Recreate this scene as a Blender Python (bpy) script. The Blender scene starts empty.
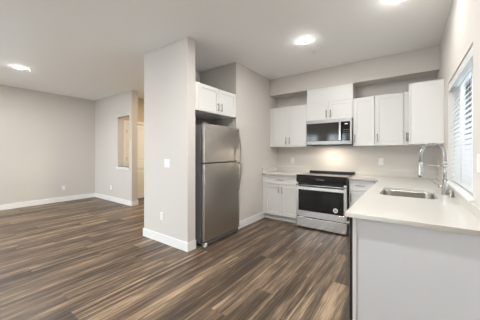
import bpy, bmesh, math, random
from mathutils import Vector, Matrix
random.seed(7)
S = bpy.context.scene
C = S.collection
PI = math.pi

# ------------------------------------------------------------------ camera, world, light, exposure
cd = bpy.data.cameras.new('camera'); cam = bpy.data.objects.new('camera', cd); C.objects.link(cam)
cam.location = (0, 0, 1.302); cam.rotation_euler = (PI/2, 0, 0.625)
cd.sensor_width = 36; cd.lens = 232.487/480*36; cd.shift_y = (152.38-160)/480
cd.clip_start = 0.02
S.camera = cam

w = bpy.data.worlds.new('sky'); S.world = w; w.use_nodes = True
wn = w.node_tree.nodes; bg = wn['Background']
bg.inputs[0].default_value = (0.86, 0.93, 1.0, 1); bg.inputs[1].default_value = 4.5
S.view_settings.view_transform = 'Standard'; S.view_settings.look = 'None'
S.view_settings.gamma = 1; S.view_settings.use_curve_mapping = False
S.view_settings.exposure = 1.27
LAMP_W = 13.5        # watts of each ceiling disc
LAMP_C = (1.0, 0.98, 0.95)
HALL_C = (1.0, 0.80, 0.55)

# ------------------------------------------------------------------ key measures
H = 2.82; CT = 0.901
XL, XR = -2.336, 0.365
YB = 4.636; YS = 4.306; YC = 3.97; YP = 1.681; XP = -0.342
YBACK = -3.2; XLL = -7.422; YF = 3.036
BASE_H = 0.12

# ------------------------------------------------------------------ materials
def mat(name, col, rough=.5, metal=0, bump=None, spec=None, coat=0, emit=None, es=1):
    m = bpy.data.materials.new(name); m.use_nodes = True
    nt = m.node_tree; b = nt.nodes['Principled BSDF']
    b.inputs['Base Color'].default_value = (*col, 1); b.inputs['Roughness'].default_value = rough
    b.inputs['Metallic'].default_value = metal
    if spec is not None: b.inputs['Specular IOR Level'].default_value = spec
    if coat: b.inputs['Coat Weight'].default_value = coat; b.inputs['Coat Roughness'].default_value = .05
    if emit: b.inputs['Emission Color'].default_value = (*emit, 1); b.inputs['Emission Strength'].default_value = es
    if bump:
        sc, st = bump
        t = nt.nodes.new('ShaderNodeTexCoord'); n = nt.nodes.new('ShaderNodeTexNoise'); n.inputs['Scale'].default_value = sc
        n.inputs['Detail'].default_value = 3
        bp = nt.nodes.new('ShaderNodeBump'); bp.inputs['Strength'].default_value = st; bp.inputs['Distance'].default_value = .002
        nt.links.new(t.outputs['Object'], n.inputs['Vector']); nt.links.new(n.outputs['Fac'], bp.inputs['Height'])
        nt.links.new(bp.outputs['Normal'], b.inputs['Normal'])
    return m

def mat_noise(name, c1, c2, scale, vec=(1, 1, 1), rough=.5, metal=0, rough2=None, detail=4, bump=0, spec=None, pos=(.3, .7)):
    m = mat(name, c1, rough, metal, spec=spec); nt = m.node_tree; b = nt.nodes['Principled BSDF']
    t = nt.nodes.new('ShaderNodeTexCoord'); mp = nt.nodes.new('ShaderNodeMapping'); mp.inputs['Scale'].default_value = vec
    n = nt.nodes.new('ShaderNodeTexNoise'); n.inputs['Scale'].default_value = scale; n.inputs['Detail'].default_value = detail
    r = nt.nodes.new('ShaderNodeValToRGB'); r.color_ramp.elements[0].position = pos[0]; r.color_ramp.elements[1].position = pos[1]
    r.color_ramp.elements[0].color = (*c1, 1); r.color_ramp.elements[1].color = (*c2, 1)
    nt.links.new(t.outputs['Object'], mp.inputs[0]); nt.links.new(mp.outputs[0], n.inputs['Vector'])
    nt.links.new(n.outputs['Fac'], r.inputs[0]); nt.links.new(r.outputs[0], b.inputs['Base Color'])
    if rough2 is not None:
        mr = nt.nodes.new('ShaderNodeMapRange'); mr.inputs['To Min'].default_value = rough; mr.inputs['To Max'].default_value = rough2
        nt.links.new(n.outputs['Fac'], mr.inputs['Value']); nt.links.new(mr.outputs[0], b.inputs['Roughness'])
    if bump:
        bp = nt.nodes.new('ShaderNodeBump'); bp.inputs['Strength'].default_value = bump; bp.inputs['Distance'].default_value = .001
        nt.links.new(n.outputs['Fac'], bp.inputs['Height']); nt.links.new(bp.outputs['Normal'], b.inputs['Normal'])
    return m

M = {}
M['wall'] = mat('wall_paint', (.65, .62, .585), .75, bump=(90, .25))
M['ceiling'] = mat('ceiling_paint', (.92, .915, .905), .85, bump=(70, .3))
M['hallwall'] = mat('hall_paint', (.64, .555, .41), .75, bump=(90, .25))
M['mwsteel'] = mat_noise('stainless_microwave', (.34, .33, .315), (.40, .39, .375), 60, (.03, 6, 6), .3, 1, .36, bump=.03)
M['trim'] = mat('white_trim', (.86, .86, .85), .4)
M['cab'] = mat('white_cabinet', (.76, .755, .74), .38, bump=(25, .04))
M['panel'] = mat_noise('end_panel', (.71, .72, .74), (.73, .74, .76), 6, (1, 1, .2), .42)  # white like the cabinets; the cool daylight on it is put into this tint
M['carcass'] = mat('cabinet_inside', (.70, .69, .66), .5)
M['toe'] = mat('toe_kick', (.74, .74, .73), .5)
M['nickel'] = mat('brushed_nickel', (.36, .345, .32), .32, 1)
M['chrome'] = mat('chrome', (.58, .57, .55), .18, 1)
M['steel'] = mat_noise('stainless_steel', (.50, .485, .46), (.58, .565, .54), 60, (6, 6, .03), .26, 1, .34, bump=.03)
M['fridge'] = mat_noise('fridge_steel', (.59, .555, .51), (.64, .605, .56), 50, (6, 6, .03), .27, 1, .33, bump=.04)
M['steel_h'] = mat_noise('stainless_range', (.74, .73, .71), (.79, .78, .76), 60, (.03, 6, 6), .22, 1, .28)
M['sinksteel'] = mat_noise('sink_steel', (.50, .48, .45), (.60, .58, .55), 80, (6, .05, 6), .22, 1, .3)
M['grey'] = mat('grey_enamel', (.17, .17, .175), .45)
M['black'] = mat('black_glass', (.008, .008, .009), .06, spec=.5)
M['oven'] = mat('oven_window', (.008, .007, .007), .12, spec=.3)
M['mwglass'] = mat('microwave_glass', (.03, .027, .024), .08, spec=.6)
M['matteblack'] = mat('black_plastic', (.02, .02, .02), .45)
M['plate'] = mat('white_plastic', (.84, .84, .83), .35)
M['slot'] = mat('slot_dark', (.08, .08, .08), .6)
M['blind'] = mat('blind_slat', (.66, .67, .68), .45)
M['sill'] = mat('sill_stone', (.86, .85, .82), .25)
M['quartz'] = mat_noise('quartz_top', (.63, .605, .565), (.67, .645, .605), 240, rough=.16, detail=2, spec=.5)
M['door'] = mat('hall_door_paint', (.84, .82, .77), .4)
M['lens'] = mat('lamp_lens', (.9, .9, .9), .5, emit=(1.0, .95, .86), es=14)
M['hallens'] = mat('hall_lamp_lens', (.9, .9, .9), .5, emit=(1.0, .78, .5), es=8)
M['display'] = mat('display_light', (.1, .1, .1), .4, emit=(.8, .95, 1.0), es=.5)
M['ground'] = mat_noise('outside_ground', (.55, .54, .52), (.65, .64, .62), 1.2, rough=.9)
M['sticker'] = mat('white_sticker', (.85, .85, .84), .5)

def glass():
    m = bpy.data.materials.new('window_glass'); m.use_nodes = True; nt = m.node_tree
    nt.nodes.remove(nt.nodes['Principled BSDF']); out = nt.nodes['Material Output']
    t = nt.nodes.new('ShaderNodeBsdfTransparent'); t.inputs[0].default_value = (.95, .97, .97, 1)
    g = nt.nodes.new('ShaderNodeBsdfGlossy'); g.inputs['Roughness'].default_value = .02
    f = nt.nodes.new('ShaderNodeFresnel'); f.inputs[0].default_value = 1.45
    x = nt.nodes.new('ShaderNodeMixShader')
    nt.links.new(f.outputs[0], x.inputs[0]); nt.links.new(t.outputs[0], x.inputs[1]); nt.links.new(g.outputs[0], x.inputs[2])
    nt.links.new(x.outputs[0], out.inputs['Surface']); return m
M['glass'] = glass()

def floor_mat():
    m = bpy.data.materials.new('wood_plank_floor'); m.use_nodes = True; nt = m.node_tree; L = nt.links
    b = nt.nodes['Principled BSDF']
    def math_(op, a, c=None, d=None):
        n = nt.nodes.new('ShaderNodeMath'); n.operation = op
        for i, v in enumerate((a, c, d)):
            if v is None: continue
            if isinstance(v, (int, float)): n.inputs[i].default_value = v
            else: L.new(v, n.inputs[i])
        return n.outputs[0]
    tc = nt.nodes.new('ShaderNodeTexCoord'); sp = nt.nodes.new('ShaderNodeSeparateXYZ'); L.new(tc.outputs['Object'], sp.inputs[0])
    X, Y = sp.outputs[0], sp.outputs[1]
    W, LN = .18, 1.5
    cx = math_('DIVIDE', X, W); col = math_('FLOOR', cx)
    wn1 = nt.nodes.new('ShaderNodeTexWhiteNoise'); wn1.noise_dimensions = '1D'; L.new(col, wn1.inputs['W'])
    cy = math_('ADD', math_('DIVIDE', Y, LN), wn1.outputs['Value']); row = math_('FLOOR', cy)
    cb = nt.nodes.new('ShaderNodeCombineXYZ'); L.new(col, cb.inputs[0]); L.new(row, cb.inputs[1])
    wn2 = nt.nodes.new('ShaderNodeTexWhiteNoise'); wn2.noise_dimensions = '3D'; L.new(cb.outputs[0], wn2.inputs['Vector'])
    rnd = wn2.outputs['Value']
    # grain coordinates, shifted per plank
    sh = math_('MULTIPLY', rnd, 37.0)
    def grain(sx, sy, scale, det, dist):
        g = nt.nodes.new('ShaderNodeCombineXYZ'); L.new(math_('MULTIPLY', X, sx), g.inputs[0]); L.new(math_('MULTIPLY', Y, sy), g.inputs[1]); L.new(sh, g.inputs[2])
        n = nt.nodes.new('ShaderNodeTexNoise'); n.inputs['Scale'].default_value = scale; n.inputs['Detail'].default_value = det
        n.inputs['Distortion'].default_value = dist; L.new(g.outputs[0], n.inputs['Vector']); return n.outputs['Fac']
    g1 = grain(11, .33, 1.25, 5, .7)      # broad streaks
    g2 = grain(62, 2.8, 1.5, 5, .3)    # fine grain
    g3 = grain(4, .9, 1.5, 3, .5)
    v = math_('MULTIPLY', math_('SUBTRACT', g1, .5), 1.75)
    v = math_('ADD', v, math_('MULTIPLY', math_('SUBTRACT', g2, .5), 1.15))
    v = math_('ADD', v, math_('MULTIPLY', math_('SUBTRACT', g3, .5), .7))
    v = math_('ADD', v, math_('MULTIPLY', math_('SUBTRACT', rnd, .5), .26))
    v = math_('ADD', v, .5)
    r = nt.nodes.new('ShaderNodeValToRGB'); e = r.color_ramp.elements
    e[0].position = .05; e[0].color = (.040, .027, .018, 1); e[1].position = .95; e[1].color = (.42, .305, .195, 1)
    for p, c in ((.3, (.076, .051, .034)), (.5, (.130, .090, .059)), (.7, (.222, .156, .100))):
        k = e.new(p); k.color = (*c, 1)
    L.new(v, r.inputs[0])
    # seams
    fx = math_('FRACT', cx); fy = math_('FRACT', cy)
    ex = math_('MULTIPLY', math_('MINIMUM', fx, math_('SUBTRACT', 1, fx)), W)
    ey = math_('MULTIPLY', math_('MINIMUM', fy, math_('SUBTRACT', 1, fy)), LN)
    seam = math_('LESS_THAN', math_('MINIMUM', ex, ey), .0014)
    mx = nt.nodes.new('ShaderNodeMixRGB'); mx.blend_type = 'MULTIPLY'; L.new(math_('MULTIPLY', seam, .6), mx.inputs[0])
    L.new(r.outputs[0], mx.inputs[1]); mx.inputs[2].default_value = (.25, .22, .2, 1)
    L.new(mx.outputs[0], b.inputs['Base Color'])
    b.inputs['Roughness'].default_value = .42; b.inputs['Specular IOR Level'].default_value = .45
    mr = nt.nodes.new('ShaderNodeMapRange'); mr.inputs['To Min'].default_value = .33; mr.inputs['To Max'].default_value = .5
    L.new(g2, mr.inputs['Value']); L.new(mr.outputs[0], b.inputs['Roughness'])
    bp = nt.nodes.new('ShaderNodeBump'); bp.inputs['Strength'].default_value = .15; bp.inputs['Distance'].default_value = .001
    L.new(math_('SUBTRACT', g2, seam), bp.inputs['Height']); L.new(bp.outputs['Normal'], b.inputs['Normal'])
    return m
M['floor'] = floor_mat()

# ------------------------------------------------------------------ helpers
ORG = {}
def bm_new(): return bmesh.new()
def box(bm, x0, x1, y0, y1, z0, z1, bev=0, seg=1):
    x0, x1 = sorted((x0, x1)); y0, y1 = sorted((y0, y1)); z0, z1 = sorted((z0, z1))
    m = Matrix.Translation(((x0+x1)/2, (y0+y1)/2, (z0+z1)/2)) @ Matrix.Diagonal((x1-x0, y1-y0, z1-z0, 1))
    r = bmesh.ops.create_cube(bm, size=1, matrix=m)
    if bev:
        es = list({e for v in r['verts'] for e in v.link_edges})
        bmesh.ops.bevel(bm, geom=es, offset=bev, segments=seg, profile=.5, affect='EDGES')
    return bm
def tube(bm, pts, r, n=12, cap=True, closed=False):
    pts = [Vector(p) for p in pts]; rings = []; N = len(pts)
    rr = r if isinstance(r, (list, tuple)) else [r]*N
    up = None
    for i, p in enumerate(pts):
        t = (pts[min(i+1, N-1)]-pts[max(i-1, 0)]).normalized()
        if up is None:
            up = Vector((0, 0, 1)) if abs(t.z) < .9 else Vector((1, 0, 0))
        a = (up - t*up.dot(t)).normalized(); b = t.cross(a); up = a
        rings.append([bm.verts.new(p + (a*math.cos(2*PI*k/n)+b*math.sin(2*PI*k/n))*rr[i]) for k in range(n)])
    for i in range(N-1):
        for k in range(n):
            f = bm.faces.new((rings[i][k], rings[i][(k+1) % n], rings[i+1][(k+1) % n], rings[i+1][k])); f.smooth = n > 6
    if cap:
        bm.faces.new(rings[0][::-1]); bm.faces.new(rings[-1])
    return bm
def lathe(bm, cx, cy, prof, n=32, axis='z', z0=0):
    """prof: (radius, height) pairs about a vertical axis"""
    rings = []
    for r, z in prof:
        rings.append([bm.verts.new((cx+r*math.cos(2*PI*k/n), cy+r*math.sin(2*PI*k/n), z0+z)) for k in range(n)])
    for i in range(len(rings)-1):
        for k in range(n):
            f = bm.faces.new((rings[i][k], rings[i][(k+1) % n], rings[i+1][(k+1) % n], rings[i+1][k])); f.smooth = True
    bm.faces.new(rings[0][::-1]); bm.faces.new(rings[-1])
    return bm
def root_of(o):
    while o.parent: o = o.parent
    return o
def obj(name, bm, material, parent=None, smooth=False):
    bmesh.ops.recalc_face_normals(bm, faces=bm.faces[:])
    if parent is not None: org = ORG[root_of(parent)]
    else:
        xs = [v.co for v in bm.verts]
        org = Vector(((min(c.x for c in xs)+max(c.x for c in xs))/2, (min(c.y for c in xs)+max(c.y for c in xs))/2, min(c.z for c in xs)))
    bmesh.ops.translate(bm, verts=bm.verts[:], vec=-org)
    me = bpy.data.meshes.new(name); bm.to_mesh(me); bm.free()
    mats = material if isinstance(material, (list, tuple)) else [material]
    for q in mats: me.materials.append(M[q] if isinstance(q, str) else q)
    o = bpy.data.objects.new(name, me); C.objects.link(o)
    if parent is not None: o.parent = parent
    else: o.location = org; ORG[o] = org
    return o
def thing(name, label, cat, loc, group=None):
    o = bpy.data.objects.new(name, None); o.empty_display_size = .1; C.objects.link(o); o.location = loc; ORG[o] = Vector(loc)
    return tag(o, label, cat, group)
def tag(o, label, cat, group=None):
    o['label'] = label; o['category'] = cat
    if group: o['group'] = group
    return o
def struct(name, bm, m, parent=None, label=None, cat=None):
    o = obj(name, bm, m, parent)
    if parent is None:
        o['kind'] = 'structure'
        if label: o['label'] = label
        if cat: o['category'] = cat
    return o
# facing frames: a = along, d = outwards, z = up
def fbox(bm, face, plane, a0, a1, d0, d1, z0, z1, bev=0, seg=1):
    if face == '-y': return box(bm, a0, a1, plane-d0, plane-d1, z0, z1, bev, seg)
    if face == '+x': return box(bm, plane+d0, plane+d1, a0, a1, z0, z1, bev, seg)
    if face == '-x': return box(bm, plane-d0, plane-d1, a0, a1, z0, z1, bev, seg)
def fpt(face, plane, a, d, z):
    return {'-y': (a, plane-d, z), '+x': (plane+d, a, z), '-x': (plane-d, a, z)}[face]
def shaker(name, face, plane, a0, a1, z0, z1, parent, rail=.058, m='cab', t=.02):
    bm = bm_new(); g = .0015; a0 += g; a1 -= g; z0 += g; z1 -= g; bv = .0015
    fbox(bm, face, plane, a0, a0+rail, .002, t, z0, z1, bv); fbox(bm, face, plane, a1-rail, a1, .002, t, z0, z1, bv)
    fbox(bm, face, plane, a0+rail-.002, a1-rail+.002, .002, t, z0, z0+rail, bv); fbox(bm, face, plane, a0+rail-.002, a1-rail+.002, .002, t, z1-rail, z1, bv)
    fbox(bm, face, plane, a0+rail-.004, a1-rail+.004, .003, t-.009, z0+rail-.004, z1-rail+.004)
    return obj(name, bm, m, parent)
def pull(face, plane, a, z, parent, vertical=True, ln=.128, m='nickel', off=.03):
    """bar handle centred on (a, z), plane = surface it is screwed to"""
    bm = bm_new(); h = ln/2
    if vertical:
        tube(bm, [fpt(face, plane, a, off, z-h), fpt(face, plane, a, off, z+h)], .006, 10)
        for s in (-1, 1): tube(bm, [fpt(face, plane, a, -.001, z+s*h*.72), fpt(face, plane, a, off, z+s*h*.72)], .0045, 8)
    else:
        tube(bm, [fpt(face, plane, a-h, off, z), fpt(face, plane, a+h, off, z)], .006, 10)
        for s in (-1, 1): tube(bm, [fpt(face, plane, a+s*h*.72, -.001, z), fpt(face, plane, a+s*h*.72, off, z)], .0045, 8)
    return obj('handle', bm, m, parent)

# ------------------------------------------------------------------ structure
T = .12
bm = bm_new(); box(bm, XLL-.1, XR+.15, YBACK-.1, 6.5, -.1, 0); struct('floor', bm, 'floor', label='grey-brown wood plank floor', cat='floor')
bm = bm_new(); box(bm, XLL-.1, XR+.15, YBACK-.1, 6.5, H, H+.1); struct('ceiling', bm, 'ceiling', label='flat painted ceiling', cat='ceiling')
bm = bm_new(); LW = (-2.3, .3, .6, 2.35)
box(bm, XLL-.1, XLL, YBACK-.1, LW[0], 0, H); box(bm, XLL-.1, XLL, LW[1], YF+.15, 0, H); box(bm, XLL-.1, XLL, LW[0], LW[1], 0, LW[2]); box(bm, XLL-.1, XLL, LW[0], LW[1], LW[3], H)
struct('wall_left', bm, 'wall', label='long blank living room wall on the left', cat='wall')
# far living wall with a pass-through opening
bm = bm_new(); PX0, PX1, PZ0, PZ1 = -6.10, -5.535, .93, 2.218; Y4 = 3.184; X4 = -5.423
box(bm, XLL-.1, PX0, YF, Y4, 0, H); box(bm, PX1, X4, YF, Y4, 0, H)
box(bm, PX0, PX1, YF, Y4, 0, PZ0); box(bm, PX0, PX1, YF, Y4, PZ1, H)
wf = struct('wall_far', bm, 'wall', label='short wall with a tall narrow opening beyond the living room', cat='wall')
bm = bm_new(); box(bm, PX0-.04, PX1+.02, YF-.025, Y4+.01, PZ0-.035, PZ0, .003); box(bm, PX0-.03, PX1+.01, YF-.014, YF, PZ0-.06, PZ0-.035, .002)
struct('opening_sill', bm, 'trim', wf)
# hallway
HX = -6.10; DY0, DY1, DZ = 3.262, 4.062, 2.085
bm = bm_new(); box(bm, HX-.12, HX, Y4, DY0, 0, H); box(bm, HX-.12, HX, DY1, 6.5, 0, H); box(bm, HX-.12, HX, DY0, DY1, DZ, H); box(bm, HX-.15, HX-.12, DY0-.1, DY1+.1, 0, DZ+.1)  # last box: unseen backing added to stop sky light leaking past the door
struct('wall_hall', bm, 'hallwall', label='hallway wall around the white panel door', cat='wall')
bm = bm_new(); box(bm, XLL-.1, XR+.15, 6.4, 6.5, 0, H); struct('wall_hall_end', bm, 'wall', label='end wall of the hallway', cat='wall')
# fridge block: wing wall, alcove back, side wall
X3, X2, Y2, Y3, Y1, XA = -3.342, -2.339, 2.069, 2.207, 3.126, -3.2
bm = bm_new()
box(bm, X3, X2, Y2, Y3, 0, H, .002); struct('wall_pillar', bm, 'wall', label='wing wall that stands free beside the refrigerator', cat='wall')
bm = bm_new(); box(bm, X3, XA, Y3, 6.4, 0, H); struct('wall_alcove', bm, 'wall', label='back wall of the refrigerator alcove', cat='wall')
bm = bm_new(); box(bm, XA, XL, Y1, Y1+.13, 0, H); box(bm, XL-.13, XL, Y1+.13, YB+.1, 0, H)
struct('wall_kitchen_side', bm, 'wall', label='kitchen side wall between refrigerator and base cabinet', cat='wall')
bm = bm_new(); box(bm, XL, XR+.15, YB, YB+.12, 0, H); struct('wall_kitchen_back', bm, 'wall', label='kitchen wall behind the range', cat='wall')
bm = bm_new(); box(bm, XL, XR, YS, YB, 2.475, H); struct('wall_soffit', bm, 'wall', label='boxed soffit above the wall cabinets', cat='wall')
# right wall with window
WY0, WY1, WZ0, WZ1 = 2.24, 3.45, .985, 2.068
bm = bm_new(); R1 = XR+.15
box(bm, XR, R1, YBACK, WY0, 0, H); box(bm, XR, R1, WY1, YB+.12, 0, H)
box(bm, XR, R1, WY0, WY1, 0, WZ0); box(bm, XR, R1, WY0, WY1, WZ1, H)
struct('wall_right', bm, 'wall', label='kitchen wall around the window over the sink', cat='wall')
# back wall (behind the camera) with the windows that light the room
bm = bm_new(); BW = [(-7.0, -5.0, .05, 2.22), (-4.45, -3.65, .3, 2.22), (-3.2, -2.3, .3, 2.22)]
xs = [XLL-.1]+[v for q_ in BW for v in q_[:2]]+[XR+.15]
for k in range(0, len(xs), 2): box(bm, xs[k], xs[k+1], YBACK-.12, YBACK, 0, H)
for (a, b_, c_, d_) in BW:
    box(bm, a, b_, YBACK-.12, YBACK, 0, c_); box(bm, a, b_, YBACK-.12, YBACK, d_, H)
struct('wall_back', bm, 'wall', label='window wall behind the viewer', cat='wall')
bm = bm_new(); box(bm, -40, 40, -60, 60, -.6, -.5); struct('ground_outside', bm, 'ground', label='ground outside', cat='ground')

# baseboards
def bboard(name, segs, lab):
    bm = bm_new()
    for (x0, x1, y0, y1) in segs: box(bm, x0, x1, y0, y1, 0, BASE_H, .002)
    struct(name, bm, 'trim', label=lab, cat='baseboard')
q = .014
bboard('baseboard_left', [(XLL, XLL+q, YBACK, YF-q)], 'white baseboard along the living room wall')
bboard('baseboard_far', [(XLL, X4+q, YF-q, YF), (X4, X4+q, YF, Y4+q), (HX, X4, Y4, Y4+q)], 'white baseboard around the short far wall')
bboard('baseboard_pillar', [(X3-q, X2+q, Y2-q, Y2), (X2, X2+q, Y2, Y3), (X3-q, X3, Y2, 6.4)], 'white baseboard around the wing wall')
bboard('baseboard_kitchen', [(XL, XL+q, Y1, 4.055)], 'white baseboard between refrigerator and base cabinet')
bboard('baseboard_hall', [(HX, HX+q, DY1+.075, 6.4)], 'white baseboard in the hallway')
bboard('baseboard_right', [(XR-q, XR, YBACK, 1.69)], 'white baseboard behind the viewer')

# hallway door
bm = bm_new()
for (a, b_) in ((DY0-.072, DY0), (DY1, DY1+.072)): box(bm, HX, HX+.016, a, b_, 0, DZ+.072, .003)
box(bm, HX, HX+.016, DY0, DY1, DZ, DZ+.072, .003)
struct('trim_1', bm, 'door', label='white casing around the hallway door', cat='trim')
bm = bm_new(); x0, x1 = HX-.055, HX-.018; a0, a1 = DY0+.003, DY1-.003
st = .115
box(bm, x0, x1, a0, a0+st, .012, DZ-.004, .002); box(bm, x0, x1, a1-st, a1, .012, DZ-.004, .002)
for (z0, z1) in ((.012, .245), (.85, 1.07), (1.955, DZ-.004)): box(bm, x0, x1, a0+st-.002, a1-st+.002, z0, z1, .002)
for (z0, z1) in ((.245, .85), (1.07, 1.955)):
    box(bm, x0+.008, x1-.014, a0+st-.004, a1-st+.004, z0-.004, z1+.004)
    box(bm, x0+.006, x1-.006, a0+st+.035, a1-st-.035, z0+.035, z1-.035, .006)
d1 = struct('door_1', bm, 'door', label='white two-panel door in the hallway', cat='door')
for z in (.28, 1.13, 1.87):
    bm = bm_new(); tube(bm, [(HX-.008, DY0+.001, z-.045), (HX-.008, DY0+.001, z+.045)], .008, 10); box(bm, HX-.0185, HX-.0165, DY0+.004, DY0+.03, z-.045, z+.045)
    o = obj('hinge', bm, 'nickel', d1)
bm = bm_new(); tube(bm, [(x1, a1-.06, .98), (x1+.05, a1-.06, .98)], .011, 12); tube(bm, [(x1+.045, a1-.06, .98), (x1+.045, a1-.17, .98)], .009, 12)
tube(bm, [(x1-.001, a1-.06, .98), (x1+.008, a1-.06, .98)], .027, 20)
obj('door_handle', bm, 'nickel', d1)

# windows -----------------------------------------------------------
bm = bm_new(); fx0, fx1 = XR+.095, XR+.145
f = .045
box(bm, fx0, fx1, WY0, WY0+f, WZ0, WZ1, .003); box(bm, fx0, fx1, WY1-f, WY1, WZ0, WZ1, .003)
box(bm, fx0, fx1, WY0+f, WY1-f, WZ0, WZ0+f, .003); box(bm, fx0, fx1, WY0+f, WY1-f, WZ1-f, WZ1, .003)
ym = (WY0+WY1)/2; box(bm, fx0, fx1, ym-.025, ym+.025, WZ0+f, WZ1-f, .003)
w1 = struct('window_1', bm, 'trim', label='white window frame over the sink', cat='window')
bm = bm_new(); box(bm, fx0+.022, fx0+.026, WY0+.04, WY1-.04, WZ0+.04, WZ1-.04); obj('window_pane', bm, 'glass', w1)
bm = bm_new(); box(bm, XR-.03, XR, WY0-.05, WY1+.03, WZ0-.018, WZ0+.004, .003); box(bm, XR-.001, fx0, WY0+.001, WY1-.001, WZ0, WZ0+.004)
obj('window_sill', bm, 'sill', w1)
for i, (a, b_, c_, d_) in enumerate(BW):
    bm = bm_new(); y0, y1 = YBACK-.11, YBACK-.06; f = .06
    box(bm, a, a+f, y0, y1, c_, d_, .003); box(bm, b_-f, b_, y0, y1, c_, d_, .003)
    box(bm, a+f, b_-f, y0, y1, c_, c_+f, .003); box(bm, a+f, b_-f, y0, y1, d_-f, d_, .003)
    mx = (a+b_)/2; box(bm, mx-.04, mx+.04, y0, y1, c_+f, d_-f, .003)
    o = struct('window_%d' % (i+2), bm, 'trim', label=['wide glazed opening behind the viewer', 'middle window behind the viewer', 'kitchen-side window behind the viewer'][i], cat='window')
    bm = bm_new(); box(bm, a+.05, b_-.05, y0+.02, y0+.024, c_+.05, d_-.05); obj('window_pane', bm, 'glass', o)
bm = bm_new(); a, b_, c_, d_ = LW; x0, x1 = XLL-.09, XLL-.04; f = .06
box(bm, x0, x1, a, a+f, c_, d_, .003); box(bm, x0, x1, b_-f, b_, c_, d_, .003)
box(bm, x0, x1, a+f, b_-f, c_, c_+f, .003); box(bm, x0, x1, a+f, b_-f, d_-f, d_, .003); box(bm, x0, x1, (a+b_)/2-.04, (a+b_)/2+.04, c_+f, d_-f, .003)
o = struct('window_5', bm, 'trim', label='added unseen living room window left of the view', cat='window')  # added window out of view; extra daylight to even out the room
bm = bm_new(); box(bm, x0+.02, x0+.024, a+.05, b_-.05, c_+.05, d_-.05); obj('window_pane', bm, 'glass', o)
def portal(loc, rot, sx, sy):
    l = bpy.data.lights.new('daylight_portal', 'AREA'); l.shape = 'RECTANGLE'; l.size = sx; l.size_y = sy; l.cycles.is_portal = True
    o = bpy.data.objects.new('daylight_portal', l); C.objects.link(o); o.location = loc; o.rotation_euler = rot
for (a, b_, c_, d_) in BW: portal(((a+b_)/2, YBACK-.14, (c_+d_)/2), (PI/2, 0, 0), b_-a, d_-c_)
portal((XLL-.12, (LW[0]+LW[1])/2, (LW[2]+LW[3])/2), (PI/2, 0, -PI/2), LW[1]-LW[0], LW[3]-LW[2])
portal((R1+.02, (WY0+WY1)/2, (WZ0+WZ1)/2), (PI/2, 0, PI/2), WY1-WY0, WZ1-WZ0)

# window blind -------------------------------------------------------
bl = thing('window_blind', 'white horizontal slat blind hanging in the window over the sink', 'blind', (XR+.045, ym, WZ0+.02))
bm = bm_new(); box(bm, XR+.012, XR+.075, WY0+.012, WY1-.012, WZ1-.055, WZ1-.006, .002); obj('headrail', bm, 'blind', bl)
bm = bm_new(); box(bm, XR+.002, XR+.010, WY0+.006, WY1-.006, WZ1-.09, WZ1-.018, .003); obj('valance', bm, 'blind', bl)
bm = bm_new(); n = 22; zt = WZ1-.095; zb = WZ0+.05
for k in range(n):
    z = zt-(zt-zb)*k/(n-1); a = math.radians(57); h = .025
    vs = []
    for s, c2 in ((-1, -1), (1, 1)):
        for yy in (WY0+.014, WY1-.014):
            vs.append((XR+.045+s*h*math.cos(a), yy, z-s*h*math.sin(a)*-1))
    th = .0028
    p = [bm.verts.new(v) for v in (vs[0], vs[1], vs[3], vs[2])] + [bm.verts.new((v[0], v[1], v[2]-th)) for v in (vs[0], vs[1], vs[3], vs[2])]
    for q4 in ((0, 1, 2, 3), (7, 6, 5, 4), (0, 4, 5, 1), (1, 5, 6, 2), (2, 6, 7, 3), (3, 7, 4, 0)): bm.faces.new([p[j] for j in q4])
obj('slats', bm, 'blind', bl)
bm = bm_new(); box(bm, XR+.022, XR+.068, WY0+.012, WY1-.012, WZ0+.012, WZ0+.032, .003); obj('bottom_rail', bm, 'blind', bl)
for yy in (WY0+.2, ym, WY1-.2):
    bm = bm_new()
    for xx in (XR+.022, XR+.068): tube(bm, [(xx, yy, WZ0+.03), (xx, yy, WZ1-.05)], .0014, 6)
    obj('ladder_cord', bm, 'blind', bl)

# ------------------------------------------------------------------ ceiling lamps and sprinklers
def downlight(x, y, label, c=LAMP_C, wt=LAMP_W, lens='lens', r=.072):
    t = thing('ceiling_light', label, 'light', (x, y, H-.022), 'flush ceiling lights' )
    bm = bm_new(); lathe(bm, x, y, [(r*.86, H-.006), (r*1.0, H-.010), (r*1.06, H-.004), (r*1.08, H)], 40); obj('trim_ring', bm, 'trim', t)
    bm = bm_new(); lathe(bm, x, y, [(r*.3, H-.022), (r*.7, H-.020), (r*.92, H-.015), (r*.97, H-.0095)], 40); obj('lens', bm, lens, t)
    l = bpy.data.lights.new('lamp_beam', 'AREA'); l.shape = 'DISK'; l.size = r*1.7; l.energy = wt; l.color = c
    o = bpy.data.objects.new('lamp_beam', l); C.objects.link(o); o.parent = t; o.location = (0, 0, -.004)
    l = bpy.data.lights.new('lamp_glow', 'POINT'); l.shadow_soft_size = .03; l.energy = .38; l.color = c
    o = bpy.data.objects.new('lamp_glow', l); C.objects.link(o); o.parent = t; o.location = (0, 0, -.045)
    return t
downlight(-1.136, 3.07, 'round glowing ceiling light above the space between refrigerator and range', wt=6)
downlight(-.080, 2.74, 'round glowing ceiling light at the top edge above the sink', wt=2.0)
downlight(-5.605, 1.053, 'round glowing ceiling light over the living room floor on the left', wt=17)
downlight(-4.5, 4.3, 'round ceiling light in the hallway behind the wing wall', HALL_C, 19, 'hallens')
downlight(-1.15, 1.25, 'added round fill light just above the top of the view, between wing wall and peninsula', wt=20)  # added lamp with no seen source; lifts base cabinets, side wall and fridge
downlight(-3.2, -1.4, 'added unseen fill light behind the viewer, between kitchen and living room')  # added lamp out of view, raises the ambient level
downlight(-5.6, -1.4, 'added unseen fill light over the living room behind the viewer')  # invented lamp behind the camera for more even room light
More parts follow.
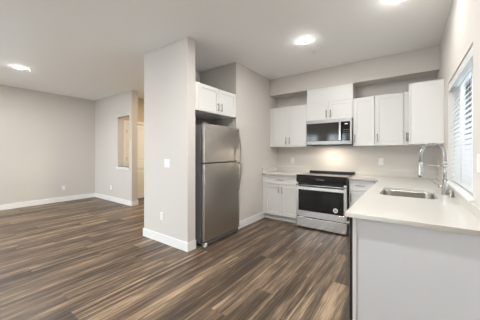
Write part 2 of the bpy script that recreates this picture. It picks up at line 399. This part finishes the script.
def sprinkler(x, y, label):
    t = thing('fire_sprinkler', label, 'sprinkler', (x, y, H-.05), 'ceiling fire sprinklers')
    bm = bm_new(); lathe(bm, x, y, [(.034, H), (.034, H-.004), (.02, H-.012), (.012, H-.014)], 24); obj('escutcheon', bm, 'trim', t)
    bm = bm_new(); tube(bm, [(x, y, H-.01), (x, y, H-.03)], .007, 10)
    for s in (-1, 1): tube(bm, [(x+s*.006, y, H-.025), (x+s*.012, y, H-.035), (x, y, H-.046)], .002, 6)
    obj('frame', bm, 'trim', t)
    bm = bm_new(); lathe(bm, x, y, [(.016, H-.046), (.017, H-.048), (.004, H-.05)], 20); obj('deflector', bm, 'trim', t)
sprinkler(-1.155, 3.52, 'small white sprinkler head on the kitchen ceiling near the soffit')
sprinkler(-5.54, 1.20, 'small white sprinkler head beside the living room ceiling light')

# ------------------------------------------------------------------ cabinets
def wall_cab(label, x0, x1, z0, z1, doors, filler=None, ztop=None):
    t = thing('wall_cabinet', label, 'cabinet', ((x0+x1)/2, YB, z0), 'white wall cabinets')
    bm = bm_new(); box(bm, x0, x1, YS+.02, YB-.001, z0, z1, .001)
    obj('body', bm, 'cab', t)
    if filler:
        bm = bm_new(); box(bm, filler[0], filler[1], YS+.003, YS+.02, z0, z1, .001); obj('filler_strip', bm, 'cab', t)
    if ztop:
        bm = bm_new(); box(bm, x0, x1, YS+.002, YB-.001, z1+.001, ztop, .001); obj('riser_panel', bm, 'cab', t)
    for (a0, a1, hx) in doors:
        d = shaker('door', '-y', YS+.02, a0, a1, z0, z1, t)
        pull('-y', YS, hx, z0+(.12 if z1-z0 > .5 else .105), d, ln=.13)
    return t
UB, UT = 1.413, 2.212
wall_cab('white two-door wall cabinet left of the microwave', XL+.001, -1.548, UB, UT, [(-2.275, -1.93, -1.965), (-1.93, -1.55, -1.892)], (XL+.002, -2.277))
wall_cab('short white cabinet above the microwave, reaching up to the soffit', -1.546, -.752, 1.889, UT, [(-1.546, -1.149, -1.185), (-1.149, -.752, -1.113)], None, 2.474)
wall_cab('narrow white single-door wall cabinet right beside the microwave', -.75, -.432, UB, UT, [(-.749, -.433, -.718)])
wall_cab('wider white single-door wall cabinet, second to the right of the microwave', -.430, -.046, UB, UT, [(-.429, -.050, -.395)])
wall_cab('white corner wall cabinet with a narrow visible door and handle', -.044, XR-.002, UB, UT, [(-.046, .30, -.012)])
# end cabinet on the window wall
t = thing('wall_cabinet', 'white wall cabinet with plain end panel beside the window', 'cabinet', (XR, 4.05, UB), 'white wall cabinets')
bm = bm_new(); box(bm, .035, XR-.001, 3.813, YS-.022, UB, UT, .0015); obj('body', bm, 'cab', t)
d = shaker('door', '-x', .034, 3.815, YS-.024, UB-.004, UT, t); pull('-x', .014, YS-.06, UB+.12, d, ln=.13)

# base cabinets
def base_cab_y(label, x0, x1, drawers, doors, filler=None):
    yb = YC+.03+.02; t = thing('base_cabinet', label, 'cabinet', ((x0+x1)/2, YB, 0), 'white base cabinets')
    bm = bm_new(); box(bm, x0, x1, yb, YB-.001, .10, CT-.031, .001); obj('body', bm, 'cab', t)
    bm = bm_new(); box(bm, x0+.002, x1-.002, yb+.05, yb+.065, 0, .10); obj('toe_kick', bm, 'toe', t)
    if filler:
        bm = bm_new(); box(bm, filler[0], filler[1], yb-.018, yb, .10, CT-.033, .001); obj('filler_strip', bm, 'cab', t)
    for (a0, a1) in drawers:
        d = shaker('drawer', '-y', yb, a0, a1, .695, CT-.036, t, rail=.035); pull('-y', yb-.02, (a0+a1)/2, .785, d, False, .13)
    for (a0, a1, hx) in doors:
        d = shaker('door', '-y', yb, a0, a1, .105, .690, t); pull('-y', yb-.02, hx, .60, d, ln=.13)
base_cab_y('white base cabinet with one drawer and two doors left of the range', XL+.002, -1.597, [(-2.285, -1.60)], [(-2.285, -1.943, -1.975), (-1.943, -1.60, -1.908)], (XL+.003, -2.287))
base_cab_y('white base cabinet with drawer tucked between range and peninsula', -.757, -.40, [(-.755, -.43)], [(-.755, -.43, -.725)], (-.428, -.401))
# peninsula cabinets, fronts facing the range
XF = -.300
def base_cab_x(label, y0, y1, doors, name='base_cabinet'):
    t = thing(name, label, 'cabinet', (XR, (y0+y1)/2, 0), 'white base cabinets')
    bm = bm_new(); box(bm, XF+.02, XR-.001, y0, y1, .10, .66 if 'sink' in label else CT-.031, .001); obj('body', bm, 'cab', t)
    bm = bm_new(); box(bm, XF+.07, XF+.085, y0+.002, y1-.002, 0, .10); obj('toe_kick', bm, 'toe', t)
    if 'sink' in label:
        bm = bm_new(); box(bm, XF+.02, XF+.035, y0, y1, .66, CT-.031); obj('front_rail', bm, 'cab', t)
    for (a0, a1, hy) in doors:
        d = shaker('door', '-x', XF+.02, a0, a1, .105, CT-.04, t); pull('-x', XF, hy, .74, d, ln=.13)
base_cab_x('white sink cabinet under the peninsula worktop beside the dishwasher', 2.335, 3.28, [(2.337, 2.808, 2.77), (2.808, 3.279, 2.845)], 'sink_cabinet')
base_cab_x('white corner base cabinet where the two worktops meet', 3.282, YB-.002, [(3.284, 3.90, 3.33)], 'corner_cabinet')
# peninsula end panel
t = thing('end_panel', 'large plain white end panel of the peninsula, facing the viewer', 'panel', (0, YP+.03, 0))
bm = bm_new(); box(bm, XF+.024, XR-.001, YP+.030, YP+.048, 0, CT-.031); obj('panel', bm, 'panel', t)
bm = bm_new(); box(bm, XF, XF+.024, YP+.024, YP+.048, 0, CT-.031, .0015); obj('corner_strip', bm, 'cab', t)
# dishwasher
t = thing('dishwasher', 'stainless steel dishwasher whose door edge shows at the peninsula corner', 'dishwasher', (XF+.3, 2.03, 0))
bm = bm_new(); box(bm, XF+.012, XR-.05, 1.735, 2.33, .02, CT-.035); obj('body', bm, 'grey', t)
bm = bm_new(); box(bm, XF-.024, XF+.010, 1.735, 2.33, .11, CT-.04, .003); dd = obj('door', bm, 'matteblack', t)
bm = bm_new(); box(bm, XF-.0275, XF-.024, 1.737, 2.328, .112, CT-.042, .001); obj('door_front', bm, 'steel', dd)
bm = bm_new(); tube(bm, [(XF-.05, 1.80, .79), (XF-.05, 2.265, .79)], .009, 12)
for yy in (1.84, 2.225): tube(bm, [(XF-.05, yy, .79), (XF-.026, yy, .79)], .006, 10)
obj('handle', bm, 'nickel', dd)
bm = bm_new(); box(bm, XF+.05, XF+.06, 1.735, 2.33, 0.0, .10); obj('toe_kick', bm, 'matteblack', t)

# ------------------------------------------------------------------ worktops
def rrect(x0, x1, y0, y1, r, n=8):
    p = []
    for cx, cy, a in ((x1-r, y1-r, 0), (x0+r, y1-r, 90), (x0+r, y0+r, 180), (x1-r, y0+r, 270)):
        for k in range(n+1):
            an = math.radians(a+90*k/n); p.append((cx+r*math.cos(an), cy+r*math.sin(an)))
    return p
def slab(outer, holes, z0, z1):
    cu = bpy.data.curves.new('tmp', 'CURVE'); cu.dimensions = '2D'; cu.fill_mode = 'BOTH'
    for pl in [outer]+holes:
        s = cu.splines.new('POLY'); s.points.add(len(pl)-1)
        for i, p in enumerate(pl): s.points[i].co = (p[0], p[1], 0, 1)
        s.use_cyclic_u = True
    cu.extrude = (z1-z0)/2-.0015; cu.bevel_depth = .0015; cu.offset = -.0015
    o = bpy.data.objects.new('tmp', cu); C.objects.link(o)
    dg = bpy.context.evaluated_depsgraph_get(); me = bpy.data.meshes.new_from_object(o.evaluated_get(dg))
    bm = bmesh.new(); bm.from_mesh(me); bpy.data.objects.remove(o); bpy.data.curves.remove(cu); bpy.data.meshes.remove(me)
    bmesh.ops.translate(bm, verts=bm.verts[:], vec=(0, 0, (z0+z1)/2)); return bm
SX0, SX1, SY0, SY1 = -.222, .215, 2.57, 3.20
t = thing('worktop', 'cream quartz worktop, L-shaped, holding the sink', 'worktop', (0, 3, CT-.03))
bm = slab([(XP, YP), (XR-.001, YP), (XR-.001, YB-.001), (-.757, YB-.001), (-.757, YC), (XP, YC)], [rrect(SX0, SX1, SY0, SY1, .07)], CT-.03, CT)
obj('slab', bm, 'quartz', t)
bm = bm_new(); box(bm, -.757, XR-.001, YB-.021, YB-.001, CT, CT+.102, .0015); box(bm, XR-.021, XR-.001, WY0-.55, YB-.021, CT, WZ0-.019, .0015)
obj('backsplash', bm, 'quartz', t)
t = thing('worktop', 'short cream quartz worktop left of the range', 'worktop', (-1.95, 4.3, CT-.03))
bm = bm_new(); box(bm, XL+.001, -1.595, YC, YB-.001, CT-.03, CT, .0015); obj('slab', bm, 'quartz', t)
bm = bm_new(); box(bm, XL+.001, -1.595, YB-.021, YB-.001, CT, CT+.102, .0015); box(bm, XL+.001, XL+.021, YC+.002, YB-.021, CT, CT+.102, .0015); obj('backsplash', bm, 'quartz', t)

# sink: undermount rounded basin
t = thing('kitchen_sink', 'stainless undermount sink set in the quartz worktop', 'sink', ((SX0+SX1)/2, (SY0+SY1)/2, CT-.23))
bm = bm_new(); rings = []
def ring(ins, z, r): return [bm.verts.new((p[0], p[1], z)) for p in rrect(SX0+ins, SX1-ins, SY0+ins, SY1-ins, r)]
for ins, z, r in ((-.02, CT-.0325, .09), (-.001, CT-.0315, .07), (.001, CT-.045, .069), (.006, CT-.17, .065), (.015, CT-.195, .06), (.04, CT-.205, .045), (.15, CT-.208, .02)):
    rings.append(ring(ins, z, r))
for i in range(len(rings)-1):
    N = len(rings[i])
    for k in range(N):
        f = bm.faces.new((rings[i][k], rings[i][(k+1) % N], rings[i+1][(k+1) % N], rings[i+1][k])); f.smooth = True
bm.faces.new(rings[-1])
basin = obj('basin', bm, 'sinksteel', t)
md = basin.modifiers.new('thickness', 'SOLIDIFY'); md.thickness = .0012; md.offset = -1
cx, cy = (SX0+SX1)/2, (SY0+SY1)/2
bm = bm_new(); lathe(bm, cx, cy, [(.056, CT-.2075), (.055, CT-.204), (.046, CT-.2045), (.04, CT-.207), (.012, CT-.2075)], 28); obj('drain', bm, 'chrome', t)

# faucet with spring neck
FX, FY = .285, 2.90
t = thing('kitchen_faucet', 'chrome spring-neck faucet standing behind the sink by the window', 'faucet', (FX, FY, CT))
bm = bm_new(); lathe(bm, FX, FY, [(.031, CT), (.031, CT+.006), (.027, CT+.012), (.026, CT+.105), (.021, CT+.113), (.021, CT+.14)], 28); obj('base', bm, 'chrome', t)
bm = bm_new(); tube(bm, [(FX, FY, CT+.13), (FX, FY, CT+.30)], .015, 16); lathe(bm, FX, FY, [(.018, CT+.29), (.019, CT+.295), (.019, CT+.315), (.015, CT+.32)], 20); obj('riser', bm, 'chrome', t)
R = .092; zc = CT+.385; dx, dy = -1.0, -.05
path = [(FX, FY, CT+.31), (FX, FY, CT+.35)]
for k in range(0, 25):
    a = PI*k/24; s = R*(1-math.cos(a)); path.append((FX+dx*s, FY+dy*s, zc+R*math.sin(a)))
ex, ey = FX+dx*2*R, FY+dy*2*R
path += [(ex, ey, CT+.35), (ex, ey, CT+.30)]
bm = bm_new(); tube(bm, path, .0095, 10); hose = obj('hose', bm, 'grey', t)
# coil
P = [Vector(p) for p in path]; Ls = [0]
for i in range(1, len(P)): Ls.append(Ls[-1]+(P[i]-P[i-1]).length)
def at(s):
    for i in range(1, len(P)):
        if s <= Ls[i] or i == len(P)-1:
            u = (s-Ls[i-1])/(Ls[i]-Ls[i-1]); return P[i-1].lerp(P[i], u), (P[i]-P[i-1]).normalized()
side = Vector((-dy, dx, 0)).normalized(); pts = []
turns = 52; steps = turns*10
for k in range(steps+1):
    p, tg = at(Ls[-1]*k/steps); nb = tg.cross(side).normalized(); an = 2*PI*turns*k/steps
    pts.append(p+(side*math.cos(an)+nb*math.sin(an))*.0145)
bm = bm_new(); tube(bm, pts, .0030, 6); obj('spring', bm, 'chrome', t)
bm = bm_new(); lathe(bm, ex, ey, [(.014, CT+.155), (.0205, CT+.16), (.0215, CT+.185), (.0195, CT+.215), (.018, CT+.27), (.019, CT+.30), (.014, CT+.312)], 24); obj('spray_head', bm, 'chrome', t)
bm = bm_new(); tube(bm, [(FX, FY, CT+.275), (ex, ey, CT+.275)], .0065, 10)
lathe(bm, ex, ey, [(.0215, CT+.265), (.0225, CT+.268), (.0225, CT+.282), (.0215, CT+.285)], 20); lathe(bm, FX, FY, [(.018, CT+.262), (.0195, CT+.265), (.0195, CT+.285), (.018, CT+.288)], 20)
obj('holder_arm', bm, 'chrome', t)
bm = bm_new(); tube(bm, [(FX, FY, CT+.075), (FX-.045, FY+.012, CT+.080)], .012, 14); tube(bm, [(FX-.04, FY+.011, CT+.079), (FX-.105, FY+.03, CT+.135)], [.006, .0045], 10); obj('lever', bm, 'chrome', t)
t = thing('air_gap', 'short brushed metal air gap cap beside the faucet', 'air gap', (.318, 2.80, CT))
bm = bm_new(); lathe(bm, .318, 2.80, [(.022, CT), (.022, CT+.004), (.0175, CT+.007), (.0175, CT+.05), (.015, CT+.057), (.008, CT+.06)], 26); obj('cap', bm, 'nickel', t)
bm = bm_new(); box(bm, .318-.0185, .318-.014, 2.795, 2.805, CT+.022, CT+.036); obj('vent_slot', bm, 'slot', t)

# ------------------------------------------------------------------ range
RX0, RX1 = -1.588, -.764; RY = 3.885
t = thing('range', 'stainless slide-in electric range with black oven window', 'range', ((RX0+RX1)/2, 4.25, 0))
bm = bm_new(); box(bm, RX0+.004, RX1-.004, RY+.03, YB-.03, .03, CT-.004); obj('body', bm, 'matteblack', t)
bm = bm_new(); box(bm, RX0, RX1, RY+.005, YB-.028, CT-.003, CT+.014, .003, 2); ck = obj('cooktop', bm, 'black', t)
M['burner'] = mat('burner_ring', (.10, .10, .10), .25)
for (bx, by, br) in ((-1.39, 4.08, .10), (-.96, 4.08, .075), (-1.39, 4.40, .075), (-.96, 4.40, .10)):
    bm = bm_new(); lathe(bm, bx, by, [(br-.004, CT+.0142), (br, CT+.0146), (br, CT+.0142)], 40); 
    b2 = bmesh.new(); bm.free(); N = 40; vi = []; 
    for k in range(N):
        a = 2*PI*k/N; vi.append((b2.verts.new((bx+br*math.cos(a), by+br*math.sin(a), CT+.0145)), b2.verts.new((bx+(br-.004)*math.cos(a), by+(br-.004)*math.sin(a), CT+.0145))))
    for k in range(N): b2.faces.new((vi[k][0], vi[(k+1) % N][0], vi[(k+1) % N][1], vi[k][1]))
    obj('burner_ring', b2, 'burner', ck)
bm = bm_new(); box(bm, RX0+.004, RX1-.004, YB-.075, YB-.029, CT+.0145, CT+.045, .004); obj('rear_vent_rail', bm, 'matteblack', t)
bm = bm_new(); box(bm, RX0+.003, RX1-.003, RY, RY+.03, .79, CT-.004, .004); cp = obj('control_panel', bm, 'black', t)
bm = bm_new(); box(bm, -1.24, -1.11, RY-.0008, RY+.001, .835, .86); obj('display', bm, 'slot', cp)
bm = bm_new()
z0, z1, wz0, wz1 = .205, .785, .305, .665; wx0, wx1 = RX0+.045, RX1-.045
box(bm, RX0+.003, wx0, RY-.01, RY+.028, z0, z1, .003); box(bm, wx1, RX1-.003, RY-.01, RY+.028, z0, z1, .003)
box(bm, wx0-.002, wx1+.002, RY-.01, RY+.028, z0, wz0, .003); box(bm, wx0-.002, wx1+.002, RY-.01, RY+.028, wz1, .715, .003)
dr = obj('oven_door', bm, 'steel_h', t)
bm = bm_new(); box(bm, wx0-.002, wx1+.002, RY-.006, RY+.026, .712, .783); obj('door_top_glass', bm, 'black', dr)
bm = bm_new(); box(bm, wx0-.004, wx1+.004, RY-.0075, RY+.02, wz0-.004, wz1+.004); obj('oven_window', bm, 'oven', dr)
bm = bm_new(); hy = RY-.05
tube(bm, [(RX0+.02, hy, .748), (RX1-.02, hy, .748)], .0135, 16)
for xx in (RX0+.05, RX1-.05): tube(bm, [(xx, hy, .748), (xx, RY-.004, .748)], .009, 10)
obj('handle', bm, 'chrome', dr)
bm = bm_new(); sxx, szz = -.93, .375
def disc_y(bm, x, y, z, r0, r1, th, n=28):
    A = []
    for k in range(n):
        a = 2*PI*k/n; c_, s_ = math.cos(a), math.sin(a)
        A.append([bm.verts.new((x+rr*c_, yy, z+rr*s_)) for rr, yy in ((r1, y), (r1, y-th), (r0, y-th), (r0, y))])
    for k in range(n):
        for j in range(4): bm.faces.new((A[k][j], A[(k+1) % n][j], A[(k+1) % n][(j+1) % 4], A[k][(j+1) % 4]))
disc_y(bm, sxx, RY-.0078, szz, .02, .036, .0008); obj('sticker', bm, 'sticker', dr)
bm = bm_new(); disc_y(bm, sxx, RY-.0078, szz, .001, .0195, .0006)
obj('sticker_center', bm, 'grey', dr)
bm = bm_new(); box(bm, sxx-.010, sxx+.010, RY-.0092, RY-.0084, szz-.003, szz+.003); box(bm, sxx-.003, sxx+.003, RY-.0092, RY-.0084, szz-.010, szz+.010); obj('sticker_mark', bm, 'sticker', dr)
bm = bm_new(); box(bm, RX0+.003, RX1-.003, RY-.008, RY+.028, .025, .193, .004, 2); obj('storage_drawer', bm, 'steel_h', t)
for xx in (RX0+.04, RX1-.04):
    for yy in (RY+.06, YB-.1):
        bm = bm_new(); tube(bm, [(xx, yy, 0), (xx, yy, .035)], .015, 12); obj('foot', bm, 'matteblack', t)

# ------------------------------------------------------------------ microwave
MX0, MX1, MZ0, MZ1, MY = -1.544, -.754, 1.428, 1.886, 4.245
t = thing('microwave', 'stainless over-the-range microwave with dark glass door', 'microwave', ((MX0+MX1)/2, YB, MZ0))
bm = bm_new(); box(bm, MX0+.002, MX1-.002, MY+.03, YB-.002, MZ0, MZ1, .002); obj('body', bm, 'grey', t)
bm = bm_new(); dx1 = MX1-.002
box(bm, MX0, dx1, MY, MY+.03, MZ1-.060, MZ1, .003); box(bm, MX0, dx1, MY, MY+.03, MZ0+.012, MZ0+.075, .003)
box(bm, MX0, MX0+.014, MY, MY+.03, MZ0+.075, MZ1-.06, .001); box(bm, MX1-.034, dx1, MY, MY+.03, MZ0+.075, MZ1-.06, .001)
md_ = obj('door', bm, 'mwsteel', t)
bm = bm_new(); box(bm, MX0+.013, MX1-.165, MY+.003, MY+.028, MZ0+.073, MZ1-.058); obj('door_glass', bm, 'mwglass', md_)
bm = bm_new(); box(bm, MX1-.163, MX1-.033, MY+.002, MY+.028, MZ0+.073, MZ1-.058); cp = obj('control_panel', bm, 'black', t)
bm = bm_new(); box(bm, MX1-.115, MX1-.07, MY+.0005, MY+.003, MZ1-.105, MZ1-.09); obj('display', bm, 'display', cp)
for r in range(5):
    for c_ in range(3):
        bm = bm_new(); box(bm, MX1-.135+c_*.034, MX1-.115+c_*.034, MY+.0012, MY+.003, MZ0+.11+r*.036, MZ0+.122+r*.036); obj('button', bm, 'grey', cp)
bm = bm_new(); hx = MX1-.185
box(bm, hx-.017, hx+.017, MY-.045, MY-.032, MZ0+.085, MZ1-.045, .005, 2)
for zz in (MZ0+.1, MZ1-.07): box(bm, hx-.01, hx+.01, MY-.034, MY+.004, zz, zz+.022)
obj('handle', bm, 'chrome', md_)
bm = bm_new(); box(bm, MX0+.004, MX1-.004, MY+.002, MY+.03, MZ0-.006, MZ0+.011, .002); obj('vent_grille', bm, 'matteblack', t)
bm = bm_new(); box(bm, -1.30, -1.00, 4.33, 4.36, MZ0-.002, MZ0+.001); obj('task_light_lens', bm, 'lens', t)
l = bpy.data.lights.new('task_light', 'AREA'); l.shape = 'RECTANGLE'; l.size = .30; l.size_y = .05; l.energy = 1.5; l.color = (1, .87, .68)
o = bpy.data.objects.new('task_light', l); C.objects.link(o); o.parent = t; o.location = (0.0, 4.345-YB, -.012)

# ------------------------------------------------------------------ refrigerator
FXF = -2.245; FY0, FY1, FZ = 2.283, 3.098, 1.700; SPL = 1.152
t = thing('refrigerator', 'stainless top-freezer refrigerator standing in the alcove', 'refrigerator', (-2.7, (FY0+FY1)/2, 0))
bm = bm_new(); box(bm, -3.0, FXF-.066, FY0+.004, FY1-.004, .03, FZ-.012, .006); obj('body', bm, 'grey', t)
def fdoor(name, z0, z1):
    bm = bm_new(); box(bm, FXF-.058, FXF, FY0, FY1, z0, z1, .008, 3)
    return obj(name, bm, 'fridge', t)
fd = fdoor('freezer_door', SPL+.005, FZ); rd = fdoor('refrigerator_door', .075, SPL-.006)
for o, z0, z1 in ((fd, SPL+.008, FZ-.003), (rd, .078, SPL-.009)):
    bm = bm_new(); box(bm, FXF-.0655, FXF-.058, FY0+.006, FY1-.006, z0, z1); obj('door_gasket', bm, 'matteblack', o)
bm = bm_new(); box(bm, FXF-.066, FXF-.02, FY0+.008, FY1-.008, .02, .072, .003); obj('base_grille', bm, 'grey', t)
bm = bm_new(); box(bm, FXF-.05, FXF-.002, FY0+.012, FY0+.06, 0, .05, .004); obj('foot_cover', bm, 'carcass', t)
bm = bm_new(); box(bm, FXF-.06, FXF-.005, FY0+.005, FY0+.06, FZ, FZ+.012, .003); obj('hinge_cover', bm, 'grey', t)
def fhandle(zs, parent):
    bm = bm_new(); y = FY1-.045; n = 16; pts = []
    for k in range(n+1):
        u = k/n; z = zs[0]+(zs[1]-zs[0])*u; pts.append((FXF+.012+.050*math.sin(min(1, u*1.25)*PI/2), y, z))
    # flattened bar: a swept rectangle
    prev = None
    for p in pts:
        rg = [bm.verts.new((p[0]+a, p[1]+b_, p[2])) for a, b_ in ((-.007, -.013), (.007, -.013), (.007, .013), (-.007, .013))]
        if prev:
            for j in range(4): bm.faces.new((prev[j], prev[(j+1) % 4], rg[(j+1) % 4], rg[j]))
        else: bm.faces.new(rg[::-1])
        prev = rg
    bm.faces.new(prev)
    zz = zs[1]; s = 1 if zs[1] > zs[0] else -1
    box(bm, FXF-.002, FXF+.069, y-.013, y+.013, zz-.004, zz+.018*s, .002)
    box(bm, FXF-.002, FXF+.016, y-.013, y+.013, zs[0]-.002*s, zs[0]+.03*s, .002)
    obj('handle', bm, 'steel', parent)
fhandle((FZ-.03, SPL+.028), fd); fhandle((SPL-.47, SPL-.030), rd)
bm = bm_new(); box(bm, FXF-.001, FXF+.001, FY0+.05, FY0+.10, FZ-.065, FZ-.055); obj('badge', bm, 'chrome', fd)

# cabinet above refrigerator
t = thing('wall_cabinet', 'deep white two-door cabinet above the refrigerator', 'cabinet', (-2.6, 2.67, 1.882), 'white wall cabinets')
bm = bm_new(); box(bm, -2.95, XL-.022, Y3+.001, Y1-.001, 1.882, 2.272, .001); obj('body', bm, 'cab', t)
bm = bm_new(); box(bm, XL-.022, XL-.003, Y3+.001, 2.262, 1.882, 2.272, .001); obj('filler_strip', bm, 'cab', t)
d = shaker('door', '+x', XL-.022, 2.263, 2.692, 1.884, 2.270, t, rail=.055); pull('+x', XL-.002, 2.655, 1.985, d, ln=.12)
d = shaker('door', '+x', XL-.022, 2.694, 3.124, 1.884, 2.270, t, rail=.055); pull('+x', XL-.002, 2.732, 1.985, d, ln=.12)

# ------------------------------------------------------------------ outlets and switches
def plate(kind, face, plane, a, z, label, w_=.072, h_=.116):
    p = fpt(face, plane, a, 0, z)
    t = thing('wall_outlet' if kind == 'outlet' else 'light_switch', label, 'outlet' if kind == 'outlet' else 'switch', (p[0], p[1], z-h_/2), 'white wall outlets' if kind == 'outlet' else 'white light switches')
    bm = bm_new(); fbox(bm, face, plane, a-w_/2, a+w_/2, 0, .006, z-h_/2, z+h_/2, .0025, 2); pl = obj('cover_plate', bm, 'plate', t)
    if kind == 'outlet':
        for s in (-1, 1):
            bm = bm_new(); fbox(bm, face, plane, a-.017, a+.017, .005, .0075, z+s*.024-.014, z+s*.024+.014, .002); so = obj('socket', bm, 'plate', t)
            bm = bm_new()
            for b_ in (-.007, .006): fbox(bm, face, plane, a+b_-.001, a+b_+.001, .007, .0079, z+s*.024-.002, z+s*.024+.007)
            obj('slot', bm, 'slot', so)
    else:
        n = max(1, round(w_/.072)); 
        for k in range(n):
            c_ = a+(k-(n-1)/2)*.046
            bm = bm_new(); fbox(bm, face, plane, c_-.016, c_+.016, .005, .0095, z-.033, z+.033, .002); obj('rocker', bm, 'plate', t)
    return t
plate('outlet', '-y', YB, -1.976, 1.13, 'white outlet on the wall left of the range')
plate('outlet', '-y', YB, -.371, 1.146, 'white outlet on the wall behind the peninsula, right of the range')
plate('outlet', '-x', XR, 4.45, 1.15, 'white outlet by the corner behind the faucet')
plate('switch', '-x', XR, 2.04, 1.235, 'white switch plate at the right edge past the window', w_=.118)
plate('switch', '-y', Y2, -2.765, 1.147, 'white double light switch on the wing wall', w_=.118)
plate('outlet', '-y', Y2, -2.885, .381, 'white outlet low on the wing wall')
plate('outlet', '+x', XLL, 2.266, .36, 'white outlet low on the long left wall')
plate('outlet', '-y', YF, -6.465, .359, 'white outlet low on the short far wall')
